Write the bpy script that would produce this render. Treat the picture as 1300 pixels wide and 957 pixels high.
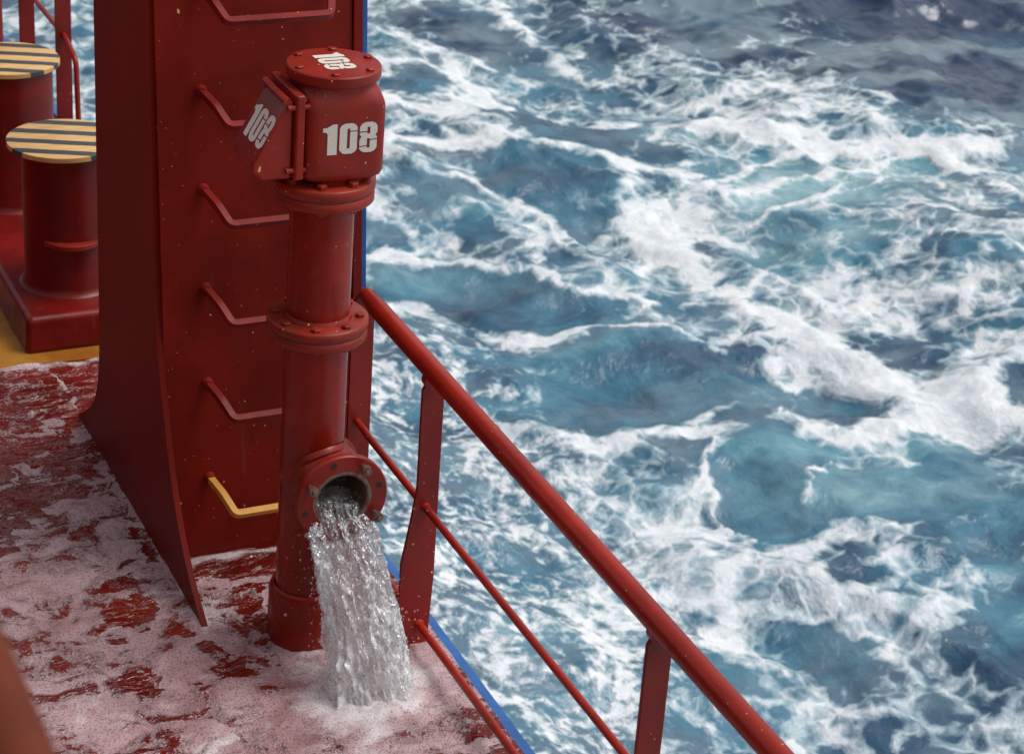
import bpy, bmesh, math, random
import numpy as np
from mathutils import Vector, Matrix, Quaternion
R = math.radians
for o in list(bpy.data.objects): bpy.data.objects.remove(o)
scene = bpy.context.scene
random.seed(7); rng = np.random.default_rng(11)

# ------------------------------------------------------------------ camera
FPX, PITCH, ROLL, AZ = 2800.0, R(25.5), R(4.2), R(26.5)
CX, CY = 650.0, 434.0
_h = np.array([math.sin(AZ), math.cos(AZ), 0.0])
FW = _h*math.cos(PITCH) + np.array([0, 0, -math.sin(PITCH)])
_r0 = np.array([math.cos(AZ), -math.sin(AZ), 0.0]); _u0 = np.cross(_r0, FW)
RT = _r0*math.cos(ROLL) + _u0*math.sin(ROLL)
UP = -_r0*math.sin(ROLL) + _u0*math.cos(ROLL)
CAM = np.array([-2.217, -5.840, 4.111])
cd = bpy.data.cameras.new('camera'); cam = bpy.data.objects.new('camera', cd)
scene.collection.objects.link(cam)
cam.matrix_world = Matrix(((RT[0], UP[0], -FW[0], CAM[0]), (RT[1], UP[1], -FW[1], CAM[1]), (RT[2], UP[2], -FW[2], CAM[2]), (0, 0, 0, 1)))
cd.sensor_width = 36.0; cd.sensor_fit = 'HORIZONTAL'
cd.lens = FPX/1300.0*36.0
cd.shift_y = -44.5/1300.0
cd.clip_start = 0.05; cd.clip_end = 20000
cd.dof.use_dof = True; cd.dof.focus_distance = 7.0; cd.dof.aperture_fstop = 6.3
scene.camera = cam

# ------------------------------------------------------------------ light
SUN_EL, SUN_AZ = R(60), R(108)      # azimuth clockwise from +Y
w = bpy.data.worlds.new('World'); scene.world = w; w.use_nodes = True
nt = w.node_tree; nt.nodes.clear()
wo = nt.nodes.new('ShaderNodeOutputWorld'); bg = nt.nodes.new('ShaderNodeBackground')
sky = nt.nodes.new('ShaderNodeTexSky'); sky.sky_type = 'NISHITA'; sky.sun_disc = False
sky.sun_elevation = SUN_EL; sky.sun_rotation = SUN_AZ; sky.air_density = 1.0; sky.dust_density = 4.0
hs = nt.nodes.new('ShaderNodeHueSaturation'); hs.inputs['Saturation'].default_value = 0.28
nt.links.new(sky.outputs[0], hs.inputs['Color']); nt.links.new(hs.outputs[0], bg.inputs[0])
bg.inputs[1].default_value = 0.14; nt.links.new(bg.outputs[0], wo.inputs[0])
sd = bpy.data.lights.new('sun', 'SUN'); sd.energy = 1.2; sd.angle = R(28); sd.color = (1.0, 0.97, 0.93)
sun = bpy.data.objects.new('sun', sd); scene.collection.objects.link(sun)
sun.rotation_euler = (-(Vector((math.sin(SUN_AZ)*math.cos(SUN_EL), math.cos(SUN_AZ)*math.cos(SUN_EL), math.sin(SUN_EL))))).to_track_quat('-Z', 'Y').to_euler()
scene.view_settings.view_transform = 'Standard'; scene.view_settings.look = 'None'
scene.view_settings.exposure = 0.0; scene.view_settings.gamma = 1.0

# ------------------------------------------------------------------ helpers
def ray(px, py):
    return FW + RT*(px-CX)/FPX - UP*(py-CY)/FPX
def onz(px, py, z=0.0):
    r = ray(px, py); return CAM + r*((z-CAM[2])/r[2])
def onx(px, py, x):
    r = ray(px, py); return CAM + r*((x-CAM[0])/r[0])
def ony(px, py, y):
    r = ray(px, py); return CAM + r*((y-CAM[1])/r[1])

COL = scene.collection
def empty(name, loc=(0, 0, 0), rot=(0, 0, 0), label=None, cat=None, group=None):
    o = bpy.data.objects.new(name, None); COL.objects.link(o); o.location = loc; o.rotation_euler = rot
    o.empty_display_size = 0.1
    tag(o, label, cat, group); return o
def tag(o, label=None, cat=None, group=None, kind=None):
    if label: o['label'] = label
    if cat: o['category'] = cat
    if group: o['group'] = group
    if kind: o['kind'] = kind
    return o
class MB:
    def __init__(s): s.bm = bmesh.new()
    def box(s, x0, x1, y0, y1, z0, z1):
        vs = [s.bm.verts.new(p) for p in [(x0,y0,z0),(x1,y0,z0),(x1,y1,z0),(x0,y1,z0),(x0,y0,z1),(x1,y0,z1),(x1,y1,z1),(x0,y1,z1)]]
        for f in [(0,3,2,1),(4,5,6,7),(0,1,5,4),(1,2,6,5),(2,3,7,6),(3,0,4,7)]: s.bm.faces.new([vs[i] for i in f])
        return s
    def hexa(s, pts):
        vs = [s.bm.verts.new(tuple(p)) for p in pts]
        for f in [(0,3,2,1),(4,5,6,7),(0,1,5,4),(1,2,6,5),(2,3,7,6),(3,0,4,7)]: s.bm.faces.new([vs[i] for i in f])
        return s
    def prism(s, pts, vec):       # planar outline, extruded by vec
        a = [s.bm.verts.new(tuple(p)) for p in pts]; v = Vector(vec)
        b = [s.bm.verts.new(tuple(Vector(tuple(p))+v)) for p in pts]; n = len(pts)
        s.bm.faces.new(a[::-1]); s.bm.faces.new(b)
        for i in range(n): s.bm.faces.new([a[i], a[(i+1)%n], b[(i+1)%n], b[i]])
        return s
    def loops(s, L, cap0=True, cap1=True, mat=None):
        rings = [[s.bm.verts.new(tuple(p)) for p in l] for l in L]; n = len(L[0])
        for a, b in zip(rings, rings[1:]):
            for i in range(n):
                f = s.bm.faces.new([a[i], a[(i+1)%n], b[(i+1)%n], b[i]])
                if mat is not None: f.material_index = mat
        if cap0: s.bm.faces.new(rings[0][::-1])
        if cap1: s.bm.faces.new(rings[-1])
        return s
    def lathe(s, prof, c=(0,0,0), axis=(0,0,1), seg=56, cap0=True, cap1=True, closed=False):
        ax = Vector(axis).normalized(); q = ax.to_track_quat('Z', 'Y'); C = Vector(c)
        L = [[C + q @ Vector((r*math.cos(2*math.pi*i/seg), r*math.sin(2*math.pi*i/seg), h)) for i in range(seg)] for r, h in prof]
        if closed: L.append(L[0]); 
        if closed:
            rings = [[s.bm.verts.new(tuple(p)) for p in l] for l in L[:-1]]; rings.append(rings[0])
            for a, b in zip(rings, rings[1:]):
                for i in range(seg): s.bm.faces.new([a[i], a[(i+1)%seg], b[(i+1)%seg], b[i]])
            return s
        return s.loops(L, cap0, cap1)
    def tube(s, pts, r, seg=14, flat=None):
        pts = [Vector(tuple(p)) for p in pts]; L = []; up = None
        for i, p in enumerate(pts):
            t = (pts[min(i+1, len(pts)-1)] - pts[max(i-1, 0)]).normalized()
            if up is None:
                up = Vector((0,0,1)) if abs(t.z) < .9 else Vector((0,1,0))
            u = t.cross(up).normalized(); v = u.cross(t).normalized(); up = v
            rr = r[i] if isinstance(r, (list, tuple)) else r
            a, b = (rr, rr) if flat is None else flat
            L.append([p + u*math.cos(2*math.pi*k/seg+math.pi/seg)*a + v*math.sin(2*math.pi*k/seg+math.pi/seg)*b for k in range(seg)])
        return s.loops(L)
    def build(s, name, mat, parent=None, bevel=0.0, smooth=True, seg=2, ang=35, weld=False):
        if weld: bmesh.ops.remove_doubles(s.bm, verts=s.bm.verts, dist=1e-5)
        bmesh.ops.recalc_face_normals(s.bm, faces=s.bm.faces)
        me = bpy.data.meshes.new(name); s.bm.to_mesh(me); s.bm.free()
        for m in (mat if isinstance(mat, (list, tuple)) else [mat]): me.materials.append(m)
        if smooth:
            for p in me.polygons: p.use_smooth = True
            me.set_sharp_from_angle(angle=R(ang))
        o = bpy.data.objects.new(name, me); COL.objects.link(o)
        if parent: o.parent = parent
        if bevel:
            b = o.modifiers.new('bevel', 'BEVEL'); b.width = bevel; b.segments = seg; b.limit_method = 'ANGLE'; b.angle_limit = R(40)
            b.harden_normals = smooth
        return o
def smooth_path(ctrl, n=6, rad=None):   # round the corners of a polyline
    P = [Vector(tuple(p)) for p in ctrl]; out = [P[0]]
    for i in range(1, len(P)-1):
        a, b, c = P[i-1], P[i], P[i+1]; r = rad or min((a-b).length, (c-b).length)*.4
        s, e = b + (a-b).normalized()*r, b + (c-b).normalized()*r
        for k in range(n+1):
            t = k/n; out.append(s*(1-t)**2 + b*2*t*(1-t) + e*t*t)
    out.append(P[-1]); return out

# numpy gradient noise
_perm = rng.permutation(4096); _g = rng.uniform(0, 2*math.pi, 4096)
def pnoise(x, y, off=0):
    x = x + off*17.31; y = y - off*9.77
    xi = np.floor(x).astype(np.int64); yi = np.floor(y).astype(np.int64); xf = x-xi; yf = y-yi
    u = xf*xf*xf*(xf*(xf*6-15)+10); v = yf*yf*yf*(yf*(yf*6-15)+10)
    def g(ix, iy, dx, dy):
        a = _g[_perm[(_perm[ix & 4095] + iy) & 4095]]; return np.cos(a)*dx + np.sin(a)*dy
    n00 = g(xi, yi, xf, yf); n10 = g(xi+1, yi, xf-1, yf); n01 = g(xi, yi+1, xf, yf-1); n11 = g(xi+1, yi+1, xf-1, yf-1)
    return (n00*(1-u)+n10*u)*(1-v) + (n01*(1-u)+n11*u)*v
def fbm(x, y, o=4, off=0, rough=.5):
    s = 0; a = 1.0; f = 1.0
    for k in range(o):
        s = s + a*pnoise(x*f, y*f, off+k*3); a *= rough; f *= 2.03
    return s
def inside(poly, X, Y):        # signed distance to a polygon (negative inside)
    P = np.array(poly, float); n = len(P); d = np.full(X.shape, 1e9); ins = np.zeros(X.shape, bool)
    for i in range(n):
        a, b = P[i], P[(i+1) % n]; e = b-a; wx = X-a[0]; wy = Y-a[1]
        t = np.clip((wx*e[0]+wy*e[1])/(e@e+1e-12), 0, 1)
        d = np.minimum(d, np.hypot(wx-e[0]*t, wy-e[1]*t))
        c = ((a[1] > Y) != (b[1] > Y)); xx = (b[0]-a[0])*(Y-a[1])/((b[1]-a[1]) if b[1] != a[1] else 1e-9) + a[0]
        ins ^= (c & (X < xx))
    return np.where(ins, -d, d)
def linedist(pl, X, Y):
    P = np.array(pl, float); d = np.full(X.shape, 1e9)
    for a, b in zip(P, P[1:]):
        e = b-a; wx = X-a[0]; wy = Y-a[1]; t = np.clip((wx*e[0]+wy*e[1])/(e@e+1e-12), 0, 1)
        d = np.minimum(d, np.hypot(wx-e[0]*t, wy-e[1]*t))
    return d
def sstep(a, b, x):
    t = np.clip((x-a)/(b-a), 0, 1); return t*t*(3-2*t)
def grid_object(name, xs, ys, Z, mat, attrs, valid=None):
    nx, ny = len(xs), len(ys); X, Y = np.meshgrid(xs, ys)
    co = np.stack([X, Y, Z], -1).reshape(-1, 3).astype(np.float32)
    i = np.arange((ny-1)*(nx-1)); r, c = i//(nx-1), i % (nx-1); a = r*nx+c
    F = np.stack([a, a+1, a+nx+1, a+nx], 1)
    if valid is not None: F = F[valid.reshape(-1)[i]] if valid.size == len(i) else F
    me = bpy.data.meshes.new(name); me.vertices.add(len(co)); me.vertices.foreach_set('co', co.ravel())
    me.loops.add(F.size); me.loops.foreach_set('vertex_index', F.ravel().astype(np.int32))
    me.polygons.add(len(F)); me.polygons.foreach_set('loop_start', (np.arange(len(F))*4).astype(np.int32))
    me.polygons.foreach_set('use_smooth', np.ones(len(F), bool))
    for k, v in attrs.items():
        at = me.attributes.new(k, 'FLOAT', 'POINT'); at.data.foreach_set('value', v.reshape(-1).astype(np.float32))
    me.update(); me.validate(); me.materials.append(mat)
    o = bpy.data.objects.new(name, me); COL.objects.link(o); return o

# ------------------------------------------------------------------ node material helpers
class NM:
    def __init__(s, name):
        s.m = bpy.data.materials.new(name); s.m.use_nodes = True; s.t = s.m.node_tree; s.t.nodes.clear()
        s.out = s.n('ShaderNodeOutputMaterial'); s.pos = s.n('ShaderNodeNewGeometry').outputs['Position']
    def n(s, ty, **kw):
        nd = s.t.nodes.new(ty)
        for k, v in kw.items(): setattr(nd, k, v)
        return nd
    def put(s, sock, v):
        if isinstance(v, bpy.types.NodeSocket): s.t.links.new(v, sock)
        elif v is not None:
            if hasattr(sock.default_value, '__len__') and len(sock.default_value) == 4 and len(v) == 3: v = (*v, 1)
            sock.default_value = v
    def math(s, op, a, b=None, c=None, clamp=False):
        nd = s.n('ShaderNodeMath', operation=op, use_clamp=clamp)
        for i, v in enumerate((a, b, c)):
            if v is not None: s.put(nd.inputs[i], v)
        return nd.outputs[0]
    def noise(s, scale, detail=4, rough=.5, vec=None, dist=0, out='Fac', lac=2.0):
        nd = s.n('ShaderNodeTexNoise'); s.put(nd.inputs['Vector'], vec if vec is not None else s.pos)
        nd.inputs['Scale'].default_value = scale; nd.inputs['Detail'].default_value = detail
        nd.inputs['Roughness'].default_value = rough; nd.inputs['Distortion'].default_value = dist; nd.inputs['Lacunarity'].default_value = lac
        return nd.outputs[out]
    def voro(s, scale, feature='F1', vec=None, out='Distance', rnd=1.0):
        nd = s.n('ShaderNodeTexVoronoi', feature=feature); s.put(nd.inputs['Vector'], vec if vec is not None else s.pos)
        nd.inputs['Scale'].default_value = scale; nd.inputs['Randomness'].default_value = rnd
        return nd.outputs[out]
    def mapr(s, v, a, b, c=0.0, d=1.0, smooth=True):
        nd = s.n('ShaderNodeMapRange'); nd.interpolation_type = 'SMOOTHSTEP' if smooth else 'LINEAR'
        s.put(nd.inputs[0], v)
        for i, x in enumerate((a, b, c, d)): s.put(nd.inputs[i+1], x)
        return nd.outputs[0]
    def mix(s, f, a, b, bt='MIX'):
        nd = s.n('ShaderNodeMix', data_type='RGBA', blend_type=bt); s.put(nd.inputs[0], f); s.put(nd.inputs[6], a); s.put(nd.inputs[7], b)
        return nd.outputs[2]
    def scalev(s, v, sc):
        nd = s.n('ShaderNodeVectorMath', operation='MULTIPLY'); s.put(nd.inputs[0], v); nd.inputs[1].default_value = sc; return nd.outputs[0]
    def addv(s, a, b, k=1.0):
        m = s.n('ShaderNodeVectorMath', operation='SCALE'); s.put(m.inputs[0], b); m.inputs['Scale'].default_value = k
        nd = s.n('ShaderNodeVectorMath', operation='ADD'); s.put(nd.inputs[0], a); s.put(nd.inputs[1], m.outputs[0]); return nd.outputs[0]
    def bump(s, h, strength=.5, dist=.01, normal=None):
        nd = s.n('ShaderNodeBump'); s.put(nd.inputs['Height'], h); s.put(nd.inputs['Strength'], strength); nd.inputs['Distance'].default_value = dist
        if normal is not None: s.put(nd.inputs['Normal'], normal)
        return nd.outputs[0]
    def attr(s, name):
        nd = s.n('ShaderNodeAttribute', attribute_name=name); return nd.outputs['Fac']
    def bsdf(s, color, rough=.5, metal=0, normal=None, **kw):
        b = s.n('ShaderNodeBsdfPrincipled'); s.put(b.inputs['Base Color'], color); s.put(b.inputs['Roughness'], rough); s.put(b.inputs['Metallic'], metal)
        if normal is not None: s.put(b.inputs['Normal'], normal)
        for k, v in kw.items(): s.put(b.inputs[k.replace('_', ' ')], v)
        return b.outputs[0]
    def done(s, sh): s.t.links.new(sh, s.out.inputs['Surface']); return s.m

def paint(name, col, rough=.32, spec=.34, grain=.035, scuff=.10, runs=.3, chips=True, rust=0.0, wob=1.0, streak=.5, alt=None):
    k = NM(name)
    big = k.noise(2.2, 4, .6); fine = k.noise(26, 5, .6)
    st = k.noise(9, 4, .6, vec=k.scalev(k.pos, (1, 1, .12)))
    a = tuple(c*.72 for c in col); b = tuple(min(1, c*1.22) for c in col)
    c = k.mix(k.mapr(big, .35, .68), a, b)
    c = k.mix(k.math('MULTIPLY', k.mapr(st, .45, .75), streak*.5), c, alt or (col[0]*.7, col[1]*.9, col[2]*.7))
    # dusty scuffs
    c = k.mix(k.math('MULTIPLY', k.mapr(k.noise(60, 6, .75), .60, .8), scuff), c, (.34, .14, .10))
    if runs:   # thin rust runs that start at random spots and trail down
        rn = k.math('MULTIPLY', k.mapr(k.noise(16, 4, .6, vec=k.scalev(k.pos, (1, 1, .10))), .62, .72), k.mapr(k.noise(2.7, 3, .6), .50, .62))
        c = k.mix(k.math('MULTIPLY', rn, runs), c, (.20, .075, .02))
    if rust:
        rr = k.math('MULTIPLY', k.mapr(k.noise(14, 6, .7), .52, .68), rust)
        c = k.mix(rr, c, (.16, .045, .012))
    hgt = k.math('ADD', k.math('MULTIPLY', k.noise(5, 3, .5), .5*wob), k.math('MULTIPLY', k.noise(95, 4, .6), grain))
    if chips:
        wv = k.addv(k.pos, k.noise(30, 2, .5, out='Color'), .02)
        vt = k.scalev(wv, (1, 1, .45))
        for sc, th, colr, gate in ((15, .06, (.78, .52, .20), .57), (26, .085, (.80, .52, .18), .62), (60, .10, (.62, .42, .34), .60), (11, .035, (.75, .47, .14), .5)):
            v = k.voro(sc, vec=vt if sc == 15 else wv); g = k.mapr(k.noise(3.1 + sc*.05, 2, .5), gate, gate+.02)
            rc = k.n('ShaderNodeSeparateColor'); k.put(rc.inputs[0], k.voro(sc, vec=vt if sc == 15 else wv, out='Color'))
            pick = k.math('GREATER_THAN', rc.outputs[0], .85)
            msk = k.math('MULTIPLY', k.math('MULTIPLY', k.math('LESS_THAN', v, th), pick), k.mapr(k.noise(1.7, 2, .5), .38, .48))
            c = k.mix(msk, c, colr)
    nrm = k.bump(hgt, .6, .012)
    r = k.mapr(fine, .3, .7, rough-.03, rough+.06)
    return k.done(k.bsdf(c, r, normal=nrm, Specular_IOR_Level=spec))
RED = (.255, .0125, .010)
M = {}
M['tower'] = paint('tower_paint', (.175, .0090, .0036), .42, spec=.16, grain=.0, scuff=0, runs=.22, streak=.12, wob=.6)
k = NM('side_paint'); M['side'] = k.done(k.bsdf(k.mix(k.mapr(k.noise(1.6, 2, .5), .3, .7), (.145, .0070, .003), (.185, .0095, .004)), .5, Specular_IOR_Level=.15))
M['rung'] = paint('rung_paint', (.21, .0120, .008), .42, spec=.22, wob=.3)
M['pipe'] = paint('pipe_paint', (.25, .0130, .006), .26, rust=.15, wob=.5)
M['head'] = paint('cast_paint', (.29, .0200, .010), .38, wob=1.6)
M['flange'] = paint('flange_paint', (.27, .020, .010), .36, rust=.8, wob=.6)
M['rail'] = paint('rail_paint', (.33, .0190, .010), .30, wob=.4)
M['post'] = paint('post_paint', (.24, .0120, .007), .38, wob=.4)
M['bollard'] = paint('bollard_paint', (.17, .0055, .004), .36, chips=False)
M['outlet'] = paint('outlet_paint', (.28, .016, .009), .34, rust=.9, wob=.8)
M['near'] = paint('near_rail_paint', (.15, .032, .014), .6, spec=.15)
M['blue'] = paint('blue_paint', (.02, .11, .36), .35, alt=(.03, .12, .34), streak=.2, chips=False)
M['yellow'] = paint('yellow_paint', (.62, .30, .055), .5, alt=(.5, .22, .05), chips=False, rust=.1)
k = NM('deck_yellow'); c = k.mix(k.mapr(k.noise(3, 5, .65), .35, .7), (.42, .19, .03), (.30, .10, .015))
c = k.mix(k.mapr(k.noise(14, 5, .7), .62, .72), c, (.25, .03, .012))
M['deck_yellow'] = k.done(k.bsdf(c, .16, normal=k.bump(k.noise(9, 4, .6), .4, .02)))
k = NM('stencil_white'); c = k.mix(k.mapr(k.noise(120, 4, .7), .60, .74), (.74, .70, .62), (.45, .14, .10))
c = k.mix(k.mapr(k.noise(13, 3, .5), .70, .74), c, (.70, .42, .14))
M['white'] = k.done(k.bsdf(c, .55))
k = NM('rusty_bore'); c = k.mix(k.mapr(k.noise(26, 6, .7), .4, .62), (.16, .15, .12), (.20, .085, .025))
c = k.mix(k.mapr(k.noise(60, 4, .6), .5, .7), c, (.05, .045, .04))
M['bore'] = k.done(k.bsdf(c, .3, normal=k.bump(k.noise(60, 5, .7), .8, .006)))
k = NM('rusty_steel'); c = k.mix(k.mapr(k.noise(60, 5, .7), .42, .6), (.20, .17, .145), (.20, .06, .03))
M['steel'] = k.done(k.bsdf(c, .35, .5, normal=k.bump(k.noise(160, 4, .6), .6, .003)))

k = NM('dark_hole'); M['dark'] = k.done(k.bsdf((.03, .012, .008), .7))
# striped bollard cover: stripes run along X, drawn by distance along Y with uneven hand-painted edges
k = NM('hazard_stripes')
tc = k.n('ShaderNodeTexCoord'); sp = k.n('ShaderNodeSeparateXYZ'); k.put(sp.inputs[0], tc.outputs['Object'])
yy = k.math('ADD', sp.outputs[1], k.math('MULTIPLY', sp.outputs[0], .42))
yy = k.math('ADD', yy, k.math('MULTIPLY', k.noise(7, 3, .5, vec=tc.outputs['Object']), .012))
fr = k.math('FRACT', k.math('DIVIDE', k.math('ADD', yy, 10.02), .125))
stripe = k.mapr(fr, .55, .57); stripe2 = k.mapr(fr, .98, 1.0)
stripe = k.math('SUBTRACT', stripe, stripe2)
c = k.mix(stripe, k.mix(k.mapr(k.noise(30, 5, .7, vec=k.scalev(k.pos, (.15, 1, 1))), .4, .7), (.74, .45, .17), (.60, .34, .12)), (.045, .05, .055))
c = k.mix(k.mapr(k.noise(70, 5, .75), .64, .70), c, (.32, .2, .12))
M['stripes'] = k.done(k.bsdf(c, .5, normal=k.bump(k.noise(80, 4, .6), .4, .003)))

# ------------------------------------------------------------------ SEA
SEA = -6.0
def graded(lo, hi, step, far, grow=1.22):
    a = list(np.arange(lo, hi+step/2, step)); s = step
    out = a[:]; x = a[-1]
    while x < far: s *= grow; x += s; out.append(x)
    s = step; x = a[0]; pre = []
    while x > -far: s *= grow; x -= s; pre.append(x)
    return np.array(pre[::-1] + out)
sx = graded(2.0, 24.0, .055, 4000); sy = graded(3.0, 31.0, .06, 4000)
GX, GY = np.meshgrid(sx, sy)
# features are listed as seen in the photo and laid on the sea plane once
def S(pl): return [tuple(onz(x, y, SEA)[:2]) for x, y in pl]
cg_x = [360, 480, 600, 720, 840, 960, 1080, 1200, 1300, 1420]; cg_y = [-90, 0, 100, 200, 300, 400, 500, 600, 700, 800, 900, 1000]
cg = np.array([
 [.45,.40,.35,.25,.20,.05,.00,.00,.00,.00],
 [.50,.55,.55,.35,.34,.22,.04,.00,.00,.00],
 [.55,.60,.66,.50,.50,.52,.36,.04,.00,.00],
 [.55,.60,.72,.52,.64,.80,.78,.62,.42,.30],
 [.50,.52,.40,.60,.74,.62,.50,.52,.50,.50],
 [.50,.62,.46,.42,.50,.62,.82,.62,.52,.50],
 [.55,.66,.66,.42,.42,.50,.66,.85,.66,.60],
 [.60,.72,.74,.68,.66,.45,.45,.50,.42,.45],
 [.65,.76,.78,.80,.80,.74,.66,.52,.44,.45],
 [.65,.74,.74,.72,.76,.72,.62,.74,.46,.5],
 [.65,.72,.70,.70,.70,.68,.66,.62,.56,.5],
 [.65,.70,.70,.70,.70,.66,.62,.62,.6,.6]])
# inverse map of the plane (a homography) from sea position to photo pixel, for the control table
def topix(X, Y):
    dx, dy, dz = X-CAM[0], Y-CAM[1], SEA-CAM[2]
    zc = dx*FW[0]+dy*FW[1]+dz*FW[2]; zc = np.where(zc < 1, 1, zc)
    return CX+FPX*(dx*RT[0]+dy*RT[1]+dz*RT[2])/zc, CY-FPX*(dx*UP[0]+dy*UP[1]+dz*UP[2])/zc
wx = GX + .55*fbm(GX*.45, GY*.45, 4, 1) ; wy = GY + .55*fbm(GX*.45, GY*.45, 4, 9)
wx2 = GX + .22*fbm(GX*1.6, GY*1.6, 4, 21); wy2 = GY + .22*fbm(GX*1.6, GY*1.6, 4, 33)
PX, PY = topix(wx, wy)
fx = np.clip(np.interp(PX, cg_x, range(len(cg_x))), 0, len(cg_x)-1.001); fy = np.clip(np.interp(PY, cg_y, range(len(cg_y))), 0, len(cg_y)-1.001)
ix, iy = fx.astype(int), fy.astype(int); u, v = fx-ix, fy-iy
dens = (cg[iy, ix]*(1-u)+cg[iy, ix+1]*u)*(1-v) + (cg[iy+1, ix]*(1-u)+cg[iy+1, ix+1]*u)*v
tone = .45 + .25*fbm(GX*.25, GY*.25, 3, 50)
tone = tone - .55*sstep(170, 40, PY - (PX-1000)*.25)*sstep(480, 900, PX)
pats = [  # polygon, foam drop, tone (0 navy .. 1 pale teal), height
 ([(705,425),(760,410),(850,418),(960,440),(985,470),(1060,485),(1135,505),(1060,535),(1000,520),(930,528),(860,530),(800,560),(745,548),(690,500),(700,450)], 1.0, .50, -.10),
 ([(905,590),(940,555),(985,540),(1030,560),(1060,595),(1150,590),(1230,618),(1310,632),(1310,662),(1160,662),(1080,668),(960,672),(925,640)], 1.0, .72, -.08),
 ([(470,332),(560,325),(680,345),(790,378),(820,402),(700,408),(650,395),(560,372),(480,368)], .85, .55, .0),
 ([(600,232),(660,215),(760,225),(822,250),(800,265),(740,292),(650,262)], .7, .50, 0),
 ([(615,150),(660,132),(720,145),(800,170),(862,202),(840,222),(760,215),(640,190)], .7, .42, 0),
 ([(560,365),(640,362),(655,388),(600,402),(570,395)], .8, .25, 0),
 ([(880,205),(960,200),(1060,215),(1180,205),(1160,260),(1060,290),(960,300),(890,255)], .3, .95, 0),
 ([(940,300),(1060,300),(1140,330),(1080,350),(960,340)], .25, .85, 0),
 ([(1180,562),(1230,550),(1262,580),(1250,602),(1190,602)], .95, .72, 0),
 ([(1060,430),(1140,420),(1190,460),(1120,465)], .7, .3, 0),
 ([(1270,480),(1310,480),(1310,520),(1280,510)], .9, .3, 0),
 ([(1130,545),(1185,540),(1180,565),(1140,565)], .6, .7, 0),
 ([(1240,672),(1310,662),(1310,812),(1262,790),(1240,730)], .9, .6, 0),
 ([(1010,775),(1060,765),(1100,790),(1092,832),(1050,826),(1015,805)], .95, .40, 0),
 ([(1190,800),(1310,806),(1310,872),(1250,862)], .75, .4, 0),
 ([(800,772),(850,785),(905,800),(938,840),(935,864),(895,862),(850,815)], .95, .38, 0),
 ([(1040,700),(1112,708),(1102,738),(1058,730)], .8, .35, 0),
 ([(840,545),(890,560),(895,600),(850,590),(820,565)], .85, .3, 0),
 ([(480,12),(560,8),(640,38),(650,60),(560,50),(500,30)], .55, .15, 0),
 ([(830,20),(960,22),(1010,45),(900,55),(840,40)], .6, .10, 0),
 ([(800,0),(900,-5),(1000,10),(960,30),(860,20)], .5, .2, 0),
 ([(1055,70),(1130,78),(1220,112),(1310,132),(1310,168),(1200,152),(1100,128),(1040,100)], 1.0, .0, 0),
 ([(1120,138),(1180,135),(1240,150),(1180,165)], .8, .05, 0),
 ([(1290,240),(1320,235),(1320,300),(1280,300)], .6, .15, 0),
 ([(500,240),(560,235),(600,262),(560,285),(500,275)], .6, .5, 0),
 ([(480,120),(540,95),(570,110),(520,140)], .7, .45, 0),
]
hgt = np.zeros_like(GX)
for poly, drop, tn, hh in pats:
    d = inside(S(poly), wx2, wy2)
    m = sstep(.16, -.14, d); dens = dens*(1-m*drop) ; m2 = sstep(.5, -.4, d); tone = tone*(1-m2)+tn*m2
strk = [
 ([(485,208),(591,210),(755,221),(880,236)], .13, .42), ([(480,232),(600,250),(700,288),(760,312)], .14, .4),
 ([(480,312),(560,318),(620,330),(700,350),(760,368),(830,374)], .11, .6),
 ([(790,235),(815,280),(850,310),(900,350),(960,390),(1050,432),(1110,480)], .27, .46),
 ([(1040,440),(1150,500),(1240,500),(1320,470)], .34, .3),
 ([(690,418),(760,405),(820,411),(860,424)], .10, .6), ([(860,420),(930,440),(1010,450)], .10, .35),
 ([(790,562),(870,536),(940,522),(1010,525),(1080,545),(1200,520),(1320,545)], .26, .42),
 ([(893,565),(898,615),(932,656),(960,672)], .045, .6), ([(1018,652),(1014,622),(1030,600),(1062,590)], .03, .6),
 ([(985,462),(1014,480),(1010,505),(990,522)], .04, .6),
 ([(870,165),(960,180),(1040,200),(1120,190),(1200,205),(1280,190)], .22, .42),
 ([(690,125),(800,150),(870,168)], .22, .35),
 ([(915,262),(1000,246),(1080,222),(1150,200)], .09, .55), ([(950,292),(1060,256),(1130,240)], .09, .5), ([(1000,200),(940,230),(890,250)], .09, .45),
 ([(1180,200),(1250,240),(1320,262)], .2, .4), ([(560,55),(590,95),(650,140),(600,110)], .22, .4),
 ([(480,155),(560,180),(620,205)], .18, .4), ([(640,20),(700,60),(760,90)], .2, .3),
 ([(1300,545),(1180,520)], .2, .3), ([(650,560),(700,600),(800,690),(960,720),(1160,770)], .5, .14),
 ([(1060,665),(1150,672),(1240,655)], .10, .35), ([(655,410),(600,400),(520,410),(470,390)], .2, .25),
 ([(590,520),(640,540),(700,550),(750,575)], .2, .25), ([(1200,250),(1300,330)], .2, .2),
]
for pl, wd, amt in strk:
    d = linedist(S(pl), wx2, wy2); m = sstep(wd*1.5, wd*.15, d); dens = dens + amt*m; hgt = hgt + .035*m
dens = np.clip(dens - .10, 0, 1.1)
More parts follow.
